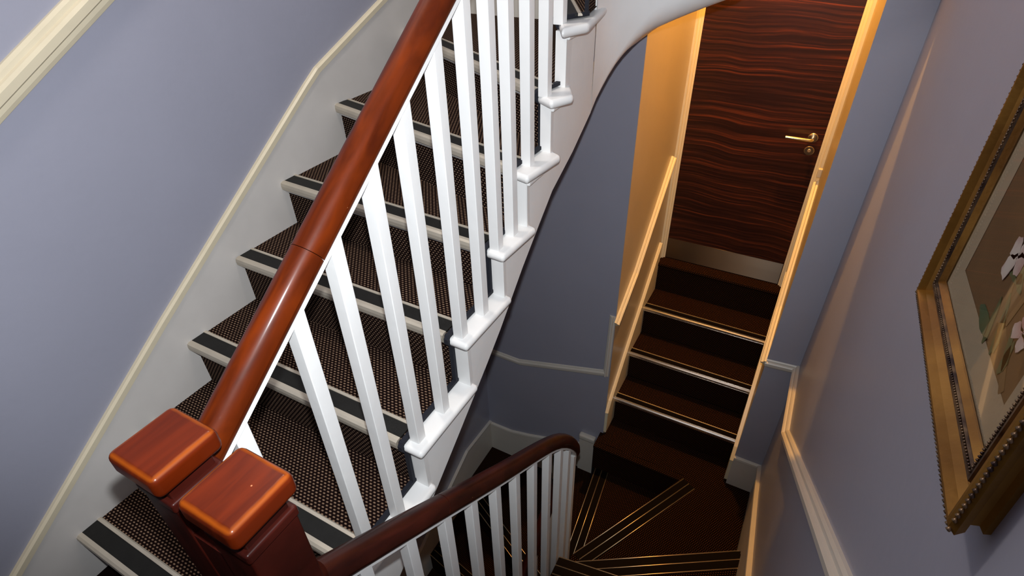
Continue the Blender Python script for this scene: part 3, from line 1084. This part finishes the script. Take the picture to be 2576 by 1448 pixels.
def pw(u, v, dpt):
    """u along the wall away from the viewer, v up, dpt out from the wall"""
    y = math.cos(TILT) * u + math.sin(TILT) * v
    z = -math.sin(TILT) * u + math.cos(TILT) * v
    return (XW - dpt, 0.041 + y, 0.856 + z)


def ring(name, steps, m, parent):
    """steps: [(inset, depth)] profile carried round the four mitred sides"""
    v, f = [], []
    for ins, dp in steps:
        ins *= 0.76 if name != 'mount' else 1.0
        for (u, vv_) in ((ins, ins), (PWD - ins, ins), (PWD - ins, PH - ins), (ins, PH - ins)):
            v.append(pw(u, vv_, dp))
    n_ = len(steps)
    for i in range(n_ - 1):
        for j in range(4):
            f.append((i * 4 + j, i * 4 + (j + 1) % 4, (i + 1) * 4 + (j + 1) % 4, (i + 1) * 4 + j))
    return mesh(name, v, f, m, parent)


ring('frame', [(0.012, 0.0), (0.010, 0.006), (0.016, 0.010), (0.014, 0.018), (0.006, 0.020), (0.0, 0.028), (0.006, 0.034), (0.010, 0.036), (0.015, 0.036), (0.020, 0.026), (0.028, 0.018), (0.038, 0.014), (0.046, 0.016), (0.050, 0.020)], M_GILT, pic)
ring('inner_bead', [(0.050, 0.021), (0.052, 0.027), (0.056, 0.027), (0.058, 0.022), (0.060, 0.026), (0.063, 0.026), (0.066, 0.020)], M_GILT_D, pic)
ring('slip', [(0.066, 0.020), (0.068, 0.024), (0.076, 0.016)], M_GILT, pic)
ring('mount', [(0.056, 0.014), (0.100, 0.012)], M_MAT, pic)
v = [pw(0.098, 0.098, 0.0115), pw(PWD - 0.098, 0.098, 0.0115), pw(PWD - 0.098, PH - 0.098, 0.0115), pw(0.098, PH - 0.098, 0.0115)]
mesh('painting', v, [(0, 1, 2, 3)], M_SILK, pic)
# rope beading round the outer edge: one bead after the other
bv, bf = [], []


def bead(c, r):
    n0 = len(bv)
    for a, b_, cc in ((1, 0, 0), (-1, 0, 0), (0, 1, 0), (0, -1, 0), (0, 0, 1), (0, 0, -1)):
        bv.append((c[0] + a * r, c[1] + b_ * r * 1.25, c[2] + cc * r * 1.25))
    for t in ((0, 2, 4), (2, 1, 4), (1, 3, 4), (3, 0, 4), (2, 0, 5), (1, 2, 5), (3, 1, 5), (0, 3, 5)):
        bf.append(tuple(n0 + q for q in t))


stp = 0.0075
for a, b_ in (((0.003, 0.003), (PWD - 0.003, 0.003)), ((PWD - 0.003, 0.003), (PWD - 0.003, PH - 0.003)), ((PWD - 0.003, PH - 0.003), (0.003, PH - 0.003)), ((0.003, PH - 0.003), (0.003, 0.003))):
    ln = math.hypot(b_[0] - a[0], b_[1] - a[1])
    for i in range(int(ln / stp)):
        t = i * stp / ln
        bead(pw(a[0] + (b_[0] - a[0]) * t, a[1] + (b_[1] - a[1]) * t, 0.033), 0.0032)
for ins, dp, st, r in ((0.0467, 0.027, 0.005, 0.0020),):
    a4 = [(ins, ins), (PWD - ins, ins), (PWD - ins, PH - ins), (ins, PH - ins)]
    for q in range(4):
        a, b_ = a4[q], a4[(q + 1) % 4]
        ln = math.hypot(b_[0] - a[0], b_[1] - a[1])
        for i in range(int(ln / st)):
            t = i * st / ln
            bead(pw(a[0] + (b_[0] - a[0]) * t, a[1] + (b_[1] - a[1]) * t, dp), r)
o = mesh('rope_beading', bv, bf, M_GILT_D, pic, smooth=True)
o['kind'] = 'stuff'


def blob(name, pts, dp, m, parent):
    v = [pw(u, q, dp) for u, q in pts] + [pw(u, q, dp - 0.0006) for u, q in pts]
    n_ = len(pts)
    f = [tuple(range(n_))] + [(i, (i + 1) % n_, (i + 1) % n_ + n_, i + n_) for i in range(n_)]
    return mesh(name, v, f, m, parent)


def petal_pts(cu, cv, ang, ln, wd, ruff=0.0):
    out = []
    for i in range(14):
        t = math.tau * i / 14
        a = ln / 2 * math.cos(t)
        b_ = wd / 2 * math.sin(t) * (1 + 0.35 * math.cos(t))
        rr = 1 + ruff * math.sin(5 * t)
        a, b_ = a * rr + ln / 2, b_ * rr
        out.append((cu + a * math.cos(ang) - b_ * math.sin(ang), cv + a * math.sin(ang) + b_ * math.cos(ang)))
    return out


# stems, leaves and flowers worked on the silk
def stem(p, q, wd, bend, m):
    a, b_ = Vector(p), Vector(q)
    n_ = Vector((-(b_ - a).y, (b_ - a).x)).normalized()
    lft, rgt = [], []
    for i in range(9):
        t = i / 8
        c = a.lerp(b_, t) + n_ * bend * math.sin(math.pi * t)
        w_ = wd * (1 - 0.5 * t)
        lft.append(tuple(c + n_ * w_))
        rgt.append(tuple(c - n_ * w_))
    blob('stem', lft + rgt[::-1], 0.0122, m, pic)


def worked_line(pts, wd, m, nm='stem'):
    P = [Vector(p) for p in pts]
    lft, rgt = [], []
    n_ = len(P)
    for i in range(n_):
        t = (P[min(i + 1, n_ - 1)] - P[max(i - 1, 0)]).normalized()
        q = Vector((-t.y, t.x)) * wd * (1.0 - 0.6 * i / n_)
        lft.append(tuple(P[i] + q))
        rgt.append(tuple(P[i] - q))
    blob(nm, lft + rgt[::-1], 0.0122, m, pic)


worked_line([(0.12, 0.10), (0.16, 0.125), (0.20, 0.135), (0.235, 0.165), (0.255, 0.21), (0.30, 0.235), (0.335, 0.28), (0.35, 0.34), (0.34, 0.42)], 0.0065, M_BRANCH)
worked_line([(0.20, 0.135), (0.19, 0.18), (0.205, 0.24), (0.19, 0.32), (0.215, 0.42), (0.20, 0.52)], 0.0055, M_BRANCH)
worked_line([(0.30, 0.235), (0.285, 0.29), (0.29, 0.36)], 0.004, M_BRANCH)
for (u, v_, a, ln, wd) in ((0.292, 0.112, 3.25, 0.060, 0.022), (0.245, 0.150, -1.9, 0.060, 0.014), (0.228, 0.165, -2.2, 0.072, 0.014), (0.215, 0.150, -2.0, 0.055, 0.012), (0.175, 0.150, -2.3, 0.050, 0.014),
                           (0.155, 0.145, -1.7, 0.042, 0.014), (0.260, 0.175, 2.9, 0.045, 0.013), (0.205, 0.175, 0.4, 0.050, 0.016), (0.330, 0.265, 2.2, 0.055, 0.018), (0.350, 0.310, 1.0, 0.055, 0.018),
                           (0.300, 0.290, 2.6, 0.045, 0.016), (0.190, 0.260, 0.9, 0.060, 0.018), (0.200, 0.330, 2.3, 0.060, 0.018), (0.150, 0.200, 1.2, 0.050, 0.016), (0.300, 0.380, 1.2, 0.060, 0.018), (0.210, 0.430, 0.8, 0.060, 0.018)):
    blob('leaf', petal_pts(u, v_, a, ln, wd, 0.08), 0.0126, M_LEAF, pic)
for (cu, cv, s, off) in ((0.262, 0.196, 0.036, 0.4), (0.148, 0.160, 0.026, 1.0), (0.240, 0.400, 0.036, 0.7), (0.160, 0.300, 0.034, 0.2)):
    for i in range(4):
        a = math.tau * i / 4 + off + 0.25 * math.sin(3 * i + cu * 40)
        blob('petal', petal_pts(cu, cv, a, s * (0.8 + 0.3 * (i % 2)), s * 0.72, 0.13), 0.0130, M_PETAL, pic)

# glass over the picture
gm = bpy.data.materials.new('picture_glass')
gm.use_nodes = True
nt = gm.node_tree
for nn in list(nt.nodes):
    nt.nodes.remove(nn)
out = node(nt, 'ShaderNodeOutputMaterial')
mxs = node(nt, 'ShaderNodeMixShader')
tr = node(nt, 'ShaderNodeBsdfTransparent')
gl = node(nt, 'ShaderNodeBsdfGlossy')
gl.inputs['Roughness'].default_value = 0.02
fr = node(nt, 'ShaderNodeFresnel')
fr.inputs['IOR'].default_value = 1.45
sc_ = node(nt, 'ShaderNodeMath', operation='MULTIPLY')
sc_.inputs[1].default_value = 0.3
nt.links.new(fr.outputs[0], sc_.inputs[0])
nt.links.new(sc_.outputs[0], mxs.inputs[0])
nt.links.new(tr.outputs[0], mxs.inputs[1])
nt.links.new(gl.outputs[0], mxs.inputs[2])
nt.links.new(mxs.outputs[0], out.inputs[0])
i_ = 0.055
mesh('glass_pane', [pw(i_, i_, 0.0175), pw(PWD - i_, i_, 0.0175), pw(PWD - i_, PH - i_, 0.0175), pw(i_, PH - i_, 0.0175)], [(0, 1, 2, 3)], gm, pic)
